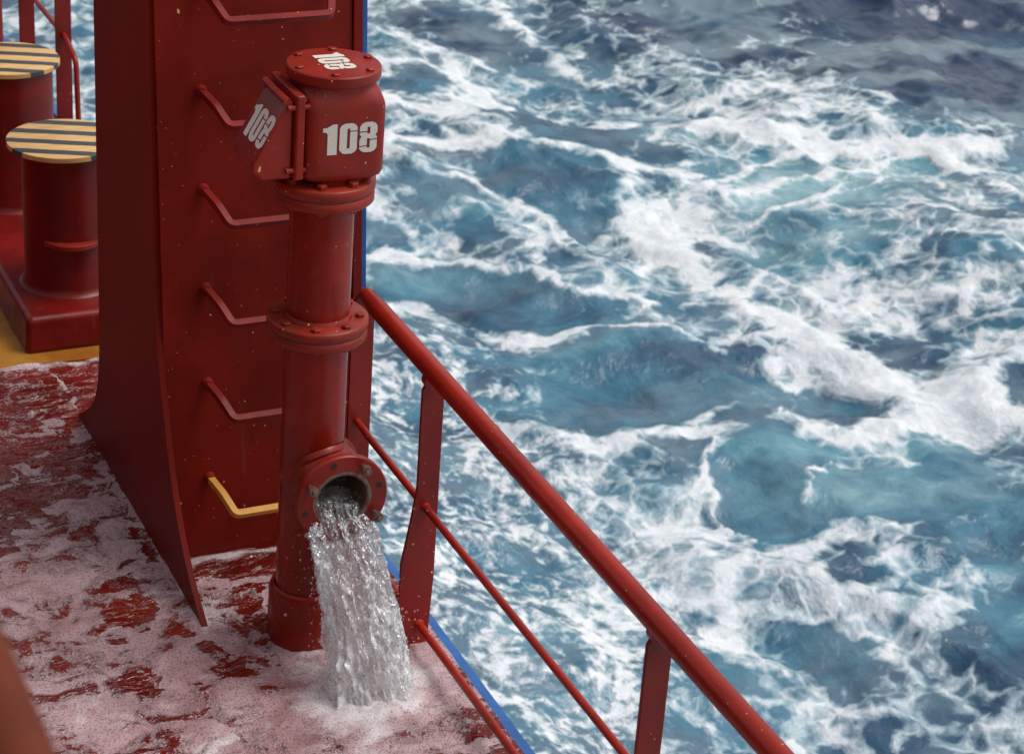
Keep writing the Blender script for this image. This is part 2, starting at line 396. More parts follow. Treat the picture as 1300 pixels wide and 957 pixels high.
# waves
near = sstep(90, 30, np.hypot(GX-12, GY-16))
wv = np.zeros_like(GX)
for i in range(46):
    lam = 11.0*(.925**i); ang = R(205 + rng.normal(0, 32)); kx, ky = math.cos(ang)*2*math.pi/lam, math.sin(ang)*2*math.pi/lam
    amp = .0125*lam*(.6+.8*rng.random()); ph = rng.uniform(0, 6.28)
    fade = 1.0 if lam > 6 else near
    sn = np.sin(kx*wx + ky*wy + ph); wv += amp*(1-np.sqrt(np.clip(1-((sn+1)/2)**2, 0, 1)))*1.6*fade
wv += near*(.065*fbm(GX*.8, GY*.8, 4, 70) + .03*np.abs(fbm(GX*3.1, GY*3.1, 3, 90)))
wv -= wv.mean()
k = NM('sea_water')
foamA, toneA = k.attr('foam'), k.attr('tone')
wv1 = k.addv(k.pos, k.noise(1.1, 3, .5, out='Color'), .5)
wv2 = k.addv(wv1, k.noise(5.0, 4, .6, out='Color'), .10)
n1 = k.noise(1.3, 6, .56, vec=wv2)
n2 = k.noise(5.5, 4, .52, vec=wv2)
e1 = k.voro(1.25, 'DISTANCE_TO_EDGE', vec=wv2); e2 = k.voro(4.2, 'DISTANCE_TO_EDGE', vec=wv2)
lace = k.math('ADD', k.math('MULTIPLY', k.mapr(e1, .0, .16, 1, 0), .26), k.math('MULTIPLY', k.mapr(e2, .0, .20, 1, 0), .16))
val = k.math('MULTIPLY', k.math('SUBTRACT', n1, .5), 1.7)
val = k.math('ADD', val, k.math('MULTIPLY', k.math('SUBTRACT', n2, .5), .75))
val = k.math('ADD', val, k.math('SUBTRACT', lace, .11))
val = k.math('ADD', val, foamA)
val = k.math('ADD', val, k.math('MULTIPLY', k.attr('fine'), k.math('SUBTRACT', k.math('MULTIPLY', k.math('SUBTRACT', k.noise(8.5, 4, .6, vec=wv1), .5), 2.6), .16)))
thin = k.mapr(val, .38, .60); thick = k.mapr(val, .53, .90)
gate = k.mapr(foamA, .02, .14)
thin = k.math('MULTIPLY', thin, gate); thick = k.math('MULTIPLY', thick, gate)
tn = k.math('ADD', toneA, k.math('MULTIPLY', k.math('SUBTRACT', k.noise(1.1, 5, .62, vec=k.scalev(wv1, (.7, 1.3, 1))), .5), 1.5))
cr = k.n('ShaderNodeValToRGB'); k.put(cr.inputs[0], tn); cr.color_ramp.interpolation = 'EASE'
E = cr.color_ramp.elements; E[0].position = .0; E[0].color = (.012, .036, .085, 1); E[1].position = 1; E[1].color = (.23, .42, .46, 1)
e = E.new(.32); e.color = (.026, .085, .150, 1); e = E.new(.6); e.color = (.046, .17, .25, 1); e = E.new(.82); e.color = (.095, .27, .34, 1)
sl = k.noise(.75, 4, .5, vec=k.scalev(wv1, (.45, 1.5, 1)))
wc = k.mix(k.math('MULTIPLY', k.mapr(sl, .46, .56), k.mapr(toneA, .55, -.05, .25, .8)), cr.outputs[0], (.19, .265, .30))  # pale grey sky reflection painted into the water colour, strongest on open water
fc = k.mix(k.mapr(k.noise(9, 6, .7, vec=wv2), .3, .7), (.66, .72, .75), (.90, .91, .91))
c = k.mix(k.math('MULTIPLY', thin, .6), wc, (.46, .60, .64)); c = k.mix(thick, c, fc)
bh = k.math('ADD', k.math('MULTIPLY', k.noise(2.6, 6, .6, vec=wv1), .5), k.math('MULTIPLY', k.noise(13, 5, .6, vec=wv1), .12))
bh = k.math('ADD', bh, k.math('MULTIPLY', thick, .10)); bh = k.math('ADD', bh, k.math('MULTIPLY', k.math('MULTIPLY', k.noise(30, 5, .7), thick), .12))
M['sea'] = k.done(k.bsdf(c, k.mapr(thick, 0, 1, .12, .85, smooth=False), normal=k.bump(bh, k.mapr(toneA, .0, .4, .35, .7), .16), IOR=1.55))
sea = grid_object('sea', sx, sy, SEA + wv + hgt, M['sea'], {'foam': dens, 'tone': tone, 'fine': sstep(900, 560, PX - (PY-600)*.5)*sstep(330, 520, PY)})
tag(sea, kind='structure')

# ------------------------------------------------------------------ DECK, HULL
k = NM('deck_paint'); c = k.mix(k.mapr(k.noise(1.5, 5, .6), .35, .7), (.20, .010, .006), (.27, .018, .010))
M['deck'] = k.done(k.bsdf(c, .12, normal=k.bump(k.noise(7, 5, .6), .5, .02)))
EDGE = [(.415, -14), (.415, .6), (.440, 4.8), (.50, 14)]
m = MB(); m.prism([(-8.6, -14, -.02)] + [(x, y, -.02) for x, y in EDGE] + [(-8.6, 14, -.02)], (0, 0, .02))
tag(m.build('deck', M['deck'], smooth=False), kind='structure')
m = MB(); n = len(EDGE)      # rounded blue edge of the hull plating
for (xa, ya), (xb, yb) in zip(EDGE, EDGE[1:]):
    m.hexa([(xa, ya, -6.6), (xa+.045, ya, -6.6), (xb+.045, yb, -6.6), (xb, yb, -6.6), (xa, ya, .012), (xa+.045, ya, -.004), (xb+.045, yb, -.004), (xb, yb, .012)])
tag(m.build('hull', M['blue'], smooth=False), kind='structure')
# yellow painted zone round the bollard plinth
m = MB(); m.prism([(-.53, 2.235, .004), (.22, 2.20, .004), (.22, 4.3, .004), (-.53, 4.3, .004)], (0, 0, .003))
tag(m.build('deck_marking', M['deck_yellow'], smooth=False), kind='structure')

# shallow sea water and foam washing over the deck
dxs = np.arange(-2.75, .413, .0125); dys = np.arange(-3.3, 2.222, .0125)
DX, DY = np.meshgrid(dxs, dys)
def D(pl): return [tuple(onz(x, y, 0)[:2]) for x, y in pl]
def topix0(X, Y):
    dx, dy, dz = X-CAM[0], Y-CAM[1], -CAM[2]; zc = np.maximum(dx*FW[0]+dy*FW[1]+dz*FW[2], .5)
    return CX+FPX*(dx*RT[0]+dy*RT[1]+dz*RT[2])/zc, CY-FPX*(dx*UP[0]+dy*UP[1]+dz*UP[2])/zc
qx = DX + .035*fbm(DX*5, DY*5, 4, 200); qy = DY + .035*fbm(DX*5, DY*5, 4, 220)
QX, QY = topix0(qx, qy)
gx = [-60, 20, 80, 140, 200, 260, 320, 400, 480, 560, 640]; gy = [440, 490, 540, 590, 640, 690, 740, 790, 840, 890, 960]; 
dg = np.array([
 [.15,.15,.12,.10,.10,.1,.1,.1,.1,.1,.1],
 [.15,.18,.16,.12,.12,.1,.1,.1,.1,.1,.1],
 [.18,.20,.30,.25,.15,.1,.1,.1,.1,.1,.1],
 [.22,.26,.34,.48,.40,.2,.1,.1,.1,.1,.1],
 [.28,.30,.42,.74,.60,.3,.2,.1,.2,.2,.2],
 [.50,.55,.72,.80,.62,.3,.3,.4,.4,.3,.3],
 [.74,.76,.74,.66,.78,.66,.55,.6,.6,.5,.5],
 [.74,.76,.66,.62,.76,.86,.52,.7,.7,.6,.5],
 [.74,.72,.70,.74,.86,.56,.80,.8,.8,.7,.5],
 [.74,.72,.72,.70,.80,.72,.82,.9,.9,.7,.5],
 [.74,.72,.72,.72,.74,.76,.80,.85,.8,.7,.5]])
fx = np.clip(np.interp(QX, gx, range(11)), 0, 9.999); fy = np.clip(np.interp(QY, gy, range(11)), 0, 9.999)
ix, iy = fx.astype(int), fy.astype(int); u, v = fx-ix, fy-iy
dg[0:6] -= .11; dg[6:] -= .13
df = (dg[iy, ix]*(1-u)+dg[iy, ix+1]*u)*(1-v) + (dg[iy+1, ix]*(1-u)+dg[iy+1, ix+1]*u)*v
holes = [[(125,800),(132,780),(145,768),(165,763),(190,766),(203,780),(198,792),(165,798),(140,806),(118,812)],
 [(128,752),(140,738),(160,738),(184,742),(182,748),(160,754),(140,757)], [(251,822),(275,818),(300,836),(300,850),(285,860),(262,846)],
 [(150,868),(160,856),(190,851),(209,862),(206,885),(160,885)], [(146,820),(158,818),(165,823),(152,827)], [(216,808),(232,804),(234,812),(222,813)],
 [(158,655),(170,668),(196,703),(205,722),(190,708),(170,685)], [(303,752),(342,748),(343,792),(330,810),(312,790)], [(243,726),(290,722),(330,712),(324,738),(270,738),(243,745)],
 [(324,712),(347,706),(350,728),(336,730)], [(235,812),(250,812),(252,822),(238,820)], [(180,805),(192,802),(200,806),(186,812)], [(268,850),(300,855),(330,868),(280,868)]]
for h in holes:
    d = inside(D(h), qx, qy); df = df*(1-.82*sstep(.028, -.028, d))
for pl, wd, am in [([(238,722),(290,712),(348,704)], .022, .9), ([(-20,478),(10,474),(70,468),(100,470),(130,460)], .025, .9), ([(346,800),(352,822),(385,836),(415,828)], .03, .5), ([(66,480),(105,527),(160,620),(225,740),(268,812)], .012, .25)]:
    df = df + am*sstep(wd*1.5, wd*.3, linedist(D(pl), qx, qy))
cut = DX < -9
rp = fbm(DX*4.5+DY*2, DY*9-DX*5, 4, 300)*.010 + fbm(DX*16, DY*26, 3, 320, .6)*.0018
rp += .010*np.exp(-((DX-.1)**2+(DY+.37)**2)/.03)*np.sin(np.hypot(DX-.1, DY+.37)*90)
dj = np.hypot(DX-.085, (DY+.37)*1.1)
df = df + .8*np.exp(-(dj/.22)**2)
rp += .030*np.exp(-(dj/.13)**2)*(1+1.1*fbm(DX*26, DY*26, 4, 350, .6)) + .010*np.exp(-(dj/.26)**2)*fbm(DX*18, DY*18, 3, 370)
hz = np.maximum(.016 + rp + .010*np.clip(df, 0, 1), .003)
k = NM('deck_water')
A = k.attr('foam')
p1 = k.addv(k.pos, k.noise(7, 4, .6, out='Color'), .09)
n1 = k.noise(6.5, 4, .5, vec=p1, dist=1.2); n2 = k.noise(26, 3, .5, vec=p1)
bub = k.voro(150, vec=p1); cell = k.voro(34, 'DISTANCE_TO_EDGE', vec=p1)
val = k.math('ADD', A, k.math('MULTIPLY', k.math('SUBTRACT', n1, .5), 2.3)); val = k.math('ADD', val, k.math('MULTIPLY', k.math('SUBTRACT', n2, .5), .45))
val = k.math('ADD', val, k.math('MULTIPLY', k.math('SUBTRACT', bub, .45), .16)); val = k.math('ADD', val, k.mapr(cell, 0, .14, .07, -.02))
rt = k.n('ShaderNodeMapping'); k.put(rt.inputs[0], p1); rt.inputs['Rotation'].default_value = (0, 0, R(-22)); rt.inputs['Scale'].default_value = (5.0, 17, 3)
sn = k.noise(1.0, 3, .5, vec=rt.outputs[0], dist=.9)
val = k.math('ADD', val, k.math('MULTIPLY', k.math('MULTIPLY', k.math('SUBTRACT', sn, .5), 2.4), k.mapr(A, .75, .25, .25, .85)))
val = k.math('SUBTRACT', val, k.math('MULTIPLY', k.mapr(k.voro(85, vec=p1), .34, .16), k.mapr(k.noise(9, 2, .5), .45, .7, .0, .30)))
gate = k.mapr(A, .08, .2)
soft = k.mapr(A, .30, .60, .0, 1.0)
thin = k.math('MULTIPLY', k.mapr(val, k.math('SUBTRACT', .41, k.math('MULTIPLY', soft, .10)), k.math('ADD', .48, k.math('MULTIPLY', soft, .20))), gate)
sw = k.noise(4.5, 5, .6, vec=k.addv(k.pos, k.noise(5, 2, .5, out='Color'), .35))
thick = k.math('MULTIPLY', k.mapr(k.math('ADD', A, k.math('MULTIPLY', k.math('SUBTRACT', sw, .5), 2.2)), .72, 1.25), thin)
rim = k.math('MULTIPLY', k.mapr(val, .40, .45), k.mapr(val, .62, .48))
wet = k.mix(k.mapr(k.noise(2.3, 4, .6), .3, .7), (.11, .005, .003), (.21, .016, .006))
bubs = k.mapr(k.voro(120, vec=p1), .12, .50, .0, 1.0)
tcol = k.mix(bubs, (.26, .10, .10), (.52, .36, .37))
alpha = k.mapr(k.math('ADD', k.math('MULTIPLY', k.noise(3.2, 5, .62, vec=k.addv(k.pos, k.noise(6, 3, .5, out='Color'), .25)), 1.0), k.math('MULTIPLY', n1, .5)), .52, .92, .38, .95)
c = k.mix(k.math('MULTIPLY', thin, alpha), wet, tcol)
c = k.mix(k.math('MULTIPLY', rim, .35), c, (.70, .60, .60))
c = k.mix(k.math('MULTIPLY', thick, .75), c, k.mix(bubs, (.50, .40, .41), (.80, .75, .75)))
bh = k.math('MULTIPLY', k.noise(1.0, 3, .5, vec=k.scalev(rt.outputs[0], (1.4, 1.4, 1)), dist=.8), k.math('SUBTRACT', 1.4, k.math('MULTIPLY', thin, 1.25)))
bh = k.math('ADD', k.math('MULTIPLY', k.noise(5, 2, .5), .55), bh)
bh = k.math('ADD', bh, k.math('MULTIPLY', k.math('MULTIPLY', k.noise(170, 3, .6), thin), .09))
bh = k.math('ADD', bh, k.math('MULTIPLY', thin, .10))
M['deckwater'] = k.done(k.bsdf(c, k.mapr(thick, 0, 1, .06, .28, smooth=False), normal=k.bump(bh, .8, .030), IOR=1.33, Specular_IOR_Level=1.0))
dw = grid_object('water', dxs, dys, hz, M['deckwater'], {'foam': np.clip(df, 0, 1.2)})
tag(dw, kind='structure')

# ------------------------------------------------------------------ LADDER TOWER
PY_ = lambda z: .570 + .088*z      # front plate leans back
tower = empty('ladder_tower', (-.3, .57, 0), label='tall dark red steel tower with bent rungs and a blue right edge', cat='steel tower')
def rel(o, par):   # parent keeping world coordinates
    o.parent = par; o.matrix_parent_inverse = Matrix.Translation(par.location).inverted() if par.rotation_euler == Quaternion().to_euler() else par.matrix_world.inverted(); return o
T = 3.4
m = MB(); m.hexa([(-.292, PY_(0), .0), (.385, PY_(0), .0), (.385, PY_(0)+.02, 0), (-.292, PY_(0)+.02, 0), (-.292, PY_(T), T), (.385, PY_(T), T), (.385, PY_(T)+.02, T), (-.292, PY_(T)+.02, T)])
rel(m.build('ladder_plate', M['tower'], bevel=.003), tower)
pts = [(.76+.11*(T-2), T), (.76, 1.99), (.716, 1.475), (.672, .95), (.63, .75), (.575, .60), (.48, .36), (.32, .145), (.10, .0), (1.76, .0), (1.70, .045), (1.56, .13), (1.45, .25), (1.40, .42), (1.395, .7), (1.405, 1.8), (1.42, T)]
def sm2(pts, n=3):
    for _ in range(n):
        out = []
        for a, b in zip(pts, pts[1:]): out += [(a[0]*.75+b[0]*.25, a[1]*.75+b[1]*.25), (a[0]*.25+b[0]*.75, a[1]*.25+b[1]*.75)]
        pts = [pts[0]] + out + [pts[-1]]
    return pts
fr_ = sm2(pts[:9]); bk_ = sm2(pts[9:])
m = MB(); m.prism([(-.312, y, z) for y, z in fr_+bk_], (.02, 0, 0)); rel(m.build('side_plate', M['side'], smooth=False), tower)
m = MB(); m.hexa([(-.292, 1.39, 0), (.40, 1.39, 0), (.40, 1.41, 0), (-.292, 1.41, 0), (-.292, 1.39, T), (.40, 1.39, T), (.40, 1.41, T), (-.292, 1.41, T)])
rel(m.build('back_plate', M['tower'], bevel=.003), tower)
m = MB(); m.hexa([(.385, PY_(0)-.012, 0), (.418, PY_(0)-.012, 0), (.418, 1.41, 0), (.385, 1.41, 0), (.385, PY_(T)-.012, T), (.418, PY_(T)-.012, T), (.418, 1.41, T), (.385, 1.41, T)])
rel(m.build('outer_plate', M['tower'], bevel=.003), tower)
m = MB(); m.hexa([(.4185, PY_(.0)-.004, .0), (.438, PY_(.0)-.004, .0), (.438, 1.41, .0), (.4185, 1.41, 0), (.4185, PY_(T)-.004, T), (.438, PY_(T)-.004, T), (.438, 1.41, T), (.4185, 1.41, T)])
rel(m.build('blue_edge', M['blue'], bevel=.004), tower)
def rung(z, yellow=False):
    x0, x1 = -.142, .300; yb = PY_(z); D_ = .155
    path = smooth_path([(x0, yb, z), (x0, yb-.015, z), (x0+.022, yb-D_*.58, z-.025), (x0+.046, yb-D_, z-.072), (x1-.046, yb-D_, z-.072), (x1-.022, yb-D_*.58, z-.025), (x1, yb-.015, z), (x1, yb, z)], 5, .018)
    m = MB(); m.tube(path, .011, 4, flat=(.0165, .0165)); o = rel(m.build('rung', M['yellow'] if yellow else M['rung'], bevel=.003, ang=50), tower)
    for x in (x0, x1):
        f = MB(); f.lathe([(.021, 0), (.019, .008), (.015, .022)], (x, yb+.001, z), (0, -1, 0), 14)
        foot = f.build('rung_foot', M['rung']); foot.parent = o
    if yellow: o['label'] = 'lowest rung painted yellow with red feet'
for i, z in enumerate((3.06, 2.715, 2.37, 2.03, 1.69, 1.357, 1.012, .67, .317)): rung(z, i == 8)

# ------------------------------------------------------------------ PIPE WITH VALVE HEAD
pipe = empty('vent_pipe', (0, 0, 0), (0, R(.62), 0), label='thick upright red pipe with valve head numbered 108 and an open side outlet', cat='pipe')
OZ = .640
cutm = MB(); cutm.lathe([(.078, 0), (.078, .22)], (.026, -.02, OZ), (0, -1, 0), 48); cutter = cutm.build('cutter', M['bore'])
m = MB(); m.lathe([(.103, .0), (.1015, .6), (.1, 1.128), (.094, 1.128), (.094, .0)], seg=72, closed=True); 
body = m.build('lower_pipe', [M['pipe'], M['bore']], ang=30)
b = body.modifiers.new('b', 'BOOLEAN'); b.object = cutter; b.operation = 'DIFFERENCE'; b.solver = 'EXACT'
dg_ = bpy.context.evaluated_depsgraph_get(); me2 = bpy.data.meshes.new_from_object(body.evaluated_get(dg_))
body.modifiers.clear(); body.data = me2
for p in me2.polygons:
    p.use_smooth = True
    if math.hypot(p.center.x, p.center.y) < .098 and abs(p.normal.z) < .5: p.material_index = min(1, len(me2.materials)-1)
me2.set_sharp_from_angle(angle=R(30))
bpy.data.objects.remove(cutter); body.parent = pipe
m = MB(); m.lathe([(.1, 1.188), (.0985, 1.59)], seg=72, cap0=False, cap1=False); m.build('upper_pipe', M['pipe'], pipe)
m = MB(); m.lathe([(.124, .0), (.1235, .20), (.117, .216), (.106, .222)], seg=64, cap0=False, cap1=False); col_ = m.build('base_collar', M['pipe'], pipe)
m = MB(); m.lathe([(.138, .004), (.132, .012), (.125, .02)], seg=64, cap0=False, cap1=False); m.build('weld_bead', M['pipe'], col_)
def ring(z0, z1, r, name='flange', rin=.0985, mat='flange', par=pipe):
    m = MB(); c = .004
    m.lathe([(rin, z0), (r-c, z0), (r, z0+c), (r, z1-c), (r-c, z1), (rin, z1)], seg=80, closed=True); return m.build(name, M[mat], par, ang=50)
def hexnut(r, h, loc, ax, name, mat, par, stud=0, rot=0):
    m = MB(); m.lathe([(r, 0), (r, h*.8), (r*.85, h)], loc, ax, 6)
    if stud: m.lathe([(r*.55, h), (r*.55, h+stud), (r*.45, h+stud+.002)], loc, ax, 12)
    return m.build(name, mat, par, ang=30)
for zc, hh in ((1.158, .033), (1.622, .036)):
    f1 = ring(zc+.002, zc+hh, .159); f2 = ring(zc-hh, zc-.002, .157)
    ring(zc-.002, zc+.002, .152, 'gasket', .0985, 'bore', f1)
    if zc < 1.5:
        m = MB(); m.lathe([(.099, zc+hh), (.108, zc+hh), (.104, zc+hh+.008), (.0995, zc+hh+.014)], seg=64, cap0=False, cap1=False); m.build('weld_bead', M['pipe'], f1)
    for i in range(8):
        a = 2*math.pi*(i+.5)/8; x, y = .131*math.cos(a), .131*math.sin(a)
        hexnut(.016, .012 if zc < 1.5 else .016, (x, y, zc+hh-.0005), (0, 0, 1), 'bolt', M['flange'], f1)
        hexnut(.016, .012, (x, y, zc-hh+.0005), (0, 0, -1), 'nut', M['flange'], f2)
# valve head
HC = (.022, 0.0)
def sq(hw, z, n, N=72, cx=HC[0], cy=HC[1]):
    L = []
    for i in range(N):
        a = 2*math.pi*i/N; c, s = math.cos(a), math.sin(a); r = (abs(c)**n + abs(s)**n)**(-1.0/n)
        L.append((cx+hw*r*c, cy+hw*r*s, z))
    return L
m = MB(); m.loops([sq(.103, 1.655, 2), sq(.104, 1.672, 2), sq(.116, 1.679, 5), sq(.123, 1.688, 8), sq(.1275, 1.706, 9), sq(.1275, 1.80, 9), sq(.1275, 1.895, 9), sq(.127, 1.910, 8), sq(.125, 1.923, 6.5), sq(.120, 1.940, 5), sq(.1165, 1.952, 3.4), sq(.118, 1.962, 2.4), sq(.123, 1.972, 2)])
head = m.build('valve_head', M['head'], pipe, ang=60)
m = MB(); m.lathe([(.135, 1.972), (.140, 1.975), (.142, 1.980), (.142, 2.004), (.1385, 2.008)], (HC[0]-.004, 0, 0), seg=80); lid = m.build('top_cover', M['head'], pipe, ang=40)
for i in range(6):
    a = 2*math.pi*(i+.20)/6; hexnut(.0135, .008, (HC[0]-.004+.120*math.cos(a), .120*math.sin(a), 2.008), (0, 0, 1), 'bolt', M['head'], lid)
# side flange slab + sloping float hood on the inboard side
m = MB(); m.box(-.137, -.108, -.118, .118, 1.69, 1.955); sl = m.build('side_flange', M['head'], pipe, bevel=.008, seg=3)
m = MB(); m.box(-.109, -.093, -.092, .092, 1.70, 1.94); m.build('side_neck', M['head'], pipe, bevel=.003)
for y in (-.104, .104):
    for z in (1.72, 1.915):
        m = MB(); m.tube([(-.160, y, z), (-.09, y, z)], .009, 10); m.build('clamp_bolt', M['head'], sl)
prof = [(-.138, 1.935), (-.170, 1.905), (-.262, 1.742), (-.262, 1.722), (-.232, 1.690), (-.138, 1.690)]
m = MB(); m.prism([(x, -.098, z) for x, z in prof], (0, .196, 0)); hood = m.build('float_hood', M['head'], pipe, bevel=.010, seg=3)
m = MB(); m.tube([(-.160, -.10, 1.932), (-.160, .10, 1.932)], .012, 12); m.build('hinge', M['head'], hood)
# stencilled numbers
G1 = [[(0,.76),(0,.9),(.12,.9),(.3,1),(.45,1),(.45,0),(.15,0),(.15,.68),(.1,.76)]]
G0 = [[(.56,.72),(.56,.14),(.5,.05),(.4,0),(.17,0),(.07,.05),(0,.15),(0,.85),(.06,.95),(.17,1),(.4,1),(.5,.95),(.56,.86),(.56,.755),(.33,.755),(.33,.83),(.24,.83),(.24,.18),(.33,.18),(.33,.72)]]
G8 = [[(0,.70),(0,.85),(.08,.96),(.18,1),(.38,1),(.5,.95),(.56,.85),(.56,.66),(.5,.56),(.56,.5),(.56,.445),(.33,.425),(.33,.46),(.24,.46),(.24,.235),(0,.215),(0,.42),(.06,.53),(0,.60),(0,.665),(.24,.665),(.24,.62),(.33,.62),(.33,.84),(.24,.84),(.24,.70)],
      [(0,.18),(.24,.20),(.24,.15),(.33,.15),(.33,.39),(.56,.41),(.56,.14),(.48,.04),(.38,0),(.18,0),(.08,.04),(0,.13)]]
def number(mapper, par, H=.095, label=None):
    m = MB(); x = 0
    for g, wd in ((G1, .45), (G0, .56), (G8, .56)):
        for poly in g:
            pp = []
            for a, b in zip(poly, poly[1:]+poly[:1]):
                nn = max(1, int(math.hypot(a[0]-b[0], a[1]-b[1])/.08))
                pp += [(a[0]+(b[0]-a[0])*t/nn, a[1]+(b[1]-a[1])*t/nn) for t in range(nn)]
            vs = [m.bm.verts.new(((x+p[0])*H, p[1]*H, 0)) for p in pp]
            f = m.bm.faces.new(vs); bmesh.ops.triangulate(m.bm, faces=[f])
            for v_ in vs: v_.co = Vector(mapper(v_.co.x, v_.co.y))
        x += wd + .075
    o = m.build('stencilled_number', M['white'], par, smooth=False)
    o.data.flip_normals() if o.data.polygons[0].normal.dot(Vector(mapper(.05, .05)) - Vector((HC[0], 0, 1.8))) < 0 else None
    return o
W_ = (.45+.56+.56+.15)*.105
def fmap(a, h):
    x = -.083 + a*1.05; r = abs(x/.1275); y = -.1275*(1-min(r, .999)**9)**(1/9) - .0016
    return (HC[0]+x+.004, HC[1]+y, 1.768+h)
number(fmap, head)
number(lambda a, h: (HC[0]-.046+h, .086-a*.90, 2.0092), lid)
sv = Vector((-.170+.262, 0, 1.905-1.742)).normalized()
nv = Vector((-sv.z, 0, sv.x))
def hmap(a, h):
    p = Vector((-.262, 0, 1.742)) + sv*(.050+h) + nv*.0012; return (p.x, .076-a*.92, p.z)
number(hmap, hood, H=.106)
# outlet
OX = .026
m = MB()
m.lathe([(.122, .04), (.119, .085), (.109, .125), (.100, .155), (.098, .19)], (OX, 0, OZ), (0, -1, 0), 64, cap0=False, cap1=False)
N=64
outl = m.build('outlet_stub', M['outlet'], pipe)
# weld fillet where stub meets pipe
L = []
for rr, k_ in ((.132, 0), (.128, .5), (.118, 1)):
    l = []
    for i in range(64):
        a = 2*math.pi*i/64; x = rr*math.cos(a); z = rr*math.sin(a)
        yb = -math.sqrt(max(.1025**2 - min(abs(x+OX), .1024)**2, 0)) if abs(x+OX) < .1024 else 0
        l.append((OX+x, min(yb, -.004) - .004 - .013*k_, OZ+z))
    L.append(l)
m = MB(); m.loops(L, False, False); m.build('weld_fillet', M['outlet'], outl)
m = MB(); m.lathe([(.002, .032), (.070, .034), (.083, .05), (.083, .212)], (OX, 0, OZ), (0, -1, 0), 64, cap0=False, cap1=False); m.build('bore_lining', M['bore'], outl)
of = MB(); of.lathe([(.0835, .19), (.149, .19), (.153, .194), (.153, .210), (.149, .214), (.096, .214), (.094, .212), (.0835, .212)], (OX, 0, OZ), (0, -1, 0), 96, closed=True)
ofl = of.build('outlet_flange', M['outlet'], pipe, ang=45)
m = MB(); m.lathe([(.084, .2125), (.098, .2125), (.0985, .2150), (.094, .2158), (.088, .2158)], (OX, 0, OZ), (0, -1, 0), 72, closed=True); m.build('sealing_face', M['steel'], ofl)
for i in range(8):
    a = 2*math.pi*(i+.34)/8; p = (OX+.127*math.cos(a), -.2135, OZ+.127*math.sin(a))
    if i in (1, 3, 7):
        m = MB(); m.lathe([(.0085, 0), (.0085, .026), (.017, .026), (.017, .042), (.009, .044), (.009, .052), (.007, .053)], p, (0, -1, 0), 10); m.build('stud', M['steel'], ofl, ang=30)
    else:
        m = MB(); m.lathe([(.0105, 0), (.0105, .0015)], p, (0, -1, 0), 16); m.build('bolt_hole', M['dark'], ofl)

# ------------------------------------------------------------------ WATER JET
k = NM('jet_water')
p = k.addv(k.pos, k.noise(14, 3, .6, out='Color'), .06)
s1 = k.noise(24, 4, .6, vec=k.scalev(p, (1, 1, .32))); s2 = k.noise(16, 4, .6, vec=k.scalev(p, (1, 1, .5)))
hb = k.math('ADD', s1, k.math('MULTIPLY', k.voro(30, 'SMOOTH_F1', vec=k.scalev(p, (1, 1, .4))), .35))
nr = k.bump(hb, .9, .020)
nr2 = k.bump(hb, .28, .02)
g = k.bsdf((1, 1, 1), .03, normal=nr, IOR=1.33, Transmission_Weight=1.0)
tp = k.n('ShaderNodeBsdfTransparent'); tp.inputs[0].default_value = (.97, .98, .98, 1)
gl = k.n('ShaderNodeBsdfGlossy'); gl.inputs['Roughness'].default_value = .06; k.put(gl.inputs['Normal'], nr)
def mixs(f, a_, b_):
    q = k.n('ShaderNodeMixShader'); k.put(q.inputs[0], f); k.t.links.new(a_, q.inputs[1]); k.t.links.new(b_, q.inputs[2]); return q.outputs[0]
zz = k.n('ShaderNodeSeparateXYZ'); k.put(zz.inputs[0], k.pos)
vl = k.voro(38, 'DISTANCE_TO_EDGE', vec=k.scalev(k.addv(p, k.noise(60, 3, .6, out='Color'), .02), (1, 1, .6)))
def ridge(sc, det, zs, wd):
    n_ = k.noise(sc, det, .6, vec=k.scalev(p, (1, 1, zs)), dist=.5)
    return k.mapr(k.math('ABSOLUTE', k.math('SUBTRACT', n_, .5)), 0, wd, 1, 0)
fo = k.math('ADD', k.math('MULTIPLY', ridge(18, 3, .28, .05), .60), k.math('MULTIPLY', ridge(38, 3, .40, .06), .45))  # ridges paint thin bright caustic lines into the white of the jet
fo = k.math('ADD', fo, k.math('MULTIPLY', k.math('SUBTRACT', s2, .5), 1.6))
fo = k.math('ADD', fo, k.math('MULTIPLY', k.math('SUBTRACT', k.noise(7, 3, .5, vec=k.scalev(p, (1, 1, .35))), .5), 1.2))
fo = k.math('ADD', fo, k.mapr(zz.outputs[2], .62, .05, -.38, .36, smooth=False))
df_ = k.n('ShaderNodeBsdfDiffuse'); df_.inputs[0].default_value = (1.0, 1.0, 1.0, 1); k.put(df_.inputs['Normal'], nr2)
tl = k.n('ShaderNodeBsdfTranslucent'); tl.inputs[0].default_value = (.93, .93, .94, 1)
white = mixs(.25, df_.outputs[0], tl.outputs[0]); white = mixs(.20, white, gl.outputs[0])
clear = mixs(.30, tp.outputs[0], g); clear = mixs(.26, clear, gl.outputs[0])
M['jet'] = k.done(mixs(k.math('MULTIPLY', k.mapr(fo, .15, .85), .88), clear, white))
SEGJ, RINGJ = 220, 230
tt = np.linspace(0, 1, RINGJ); aa = np.linspace(0, 2*math.pi, SEGJ, endpoint=False)
TT, AA = np.meshgrid(tt, aa, indexing='ij')
zt = .604 - .602*TT**1.35            # centre line height
drop = .604 - zt
yt = -.12 - .31*np.sqrt(drop/.665+.0)*.9 - .02*TT
yt = np.where(TT < .12, -.12 - (TT/.12)*(.12+.31*np.sqrt(.665*.12**1.35/.665)*.9*0 - .0), yt) if False else yt
xt = OX + .070*drop/.66
hw = .072 + .052*TT**.5; th = .034 + .056*TT
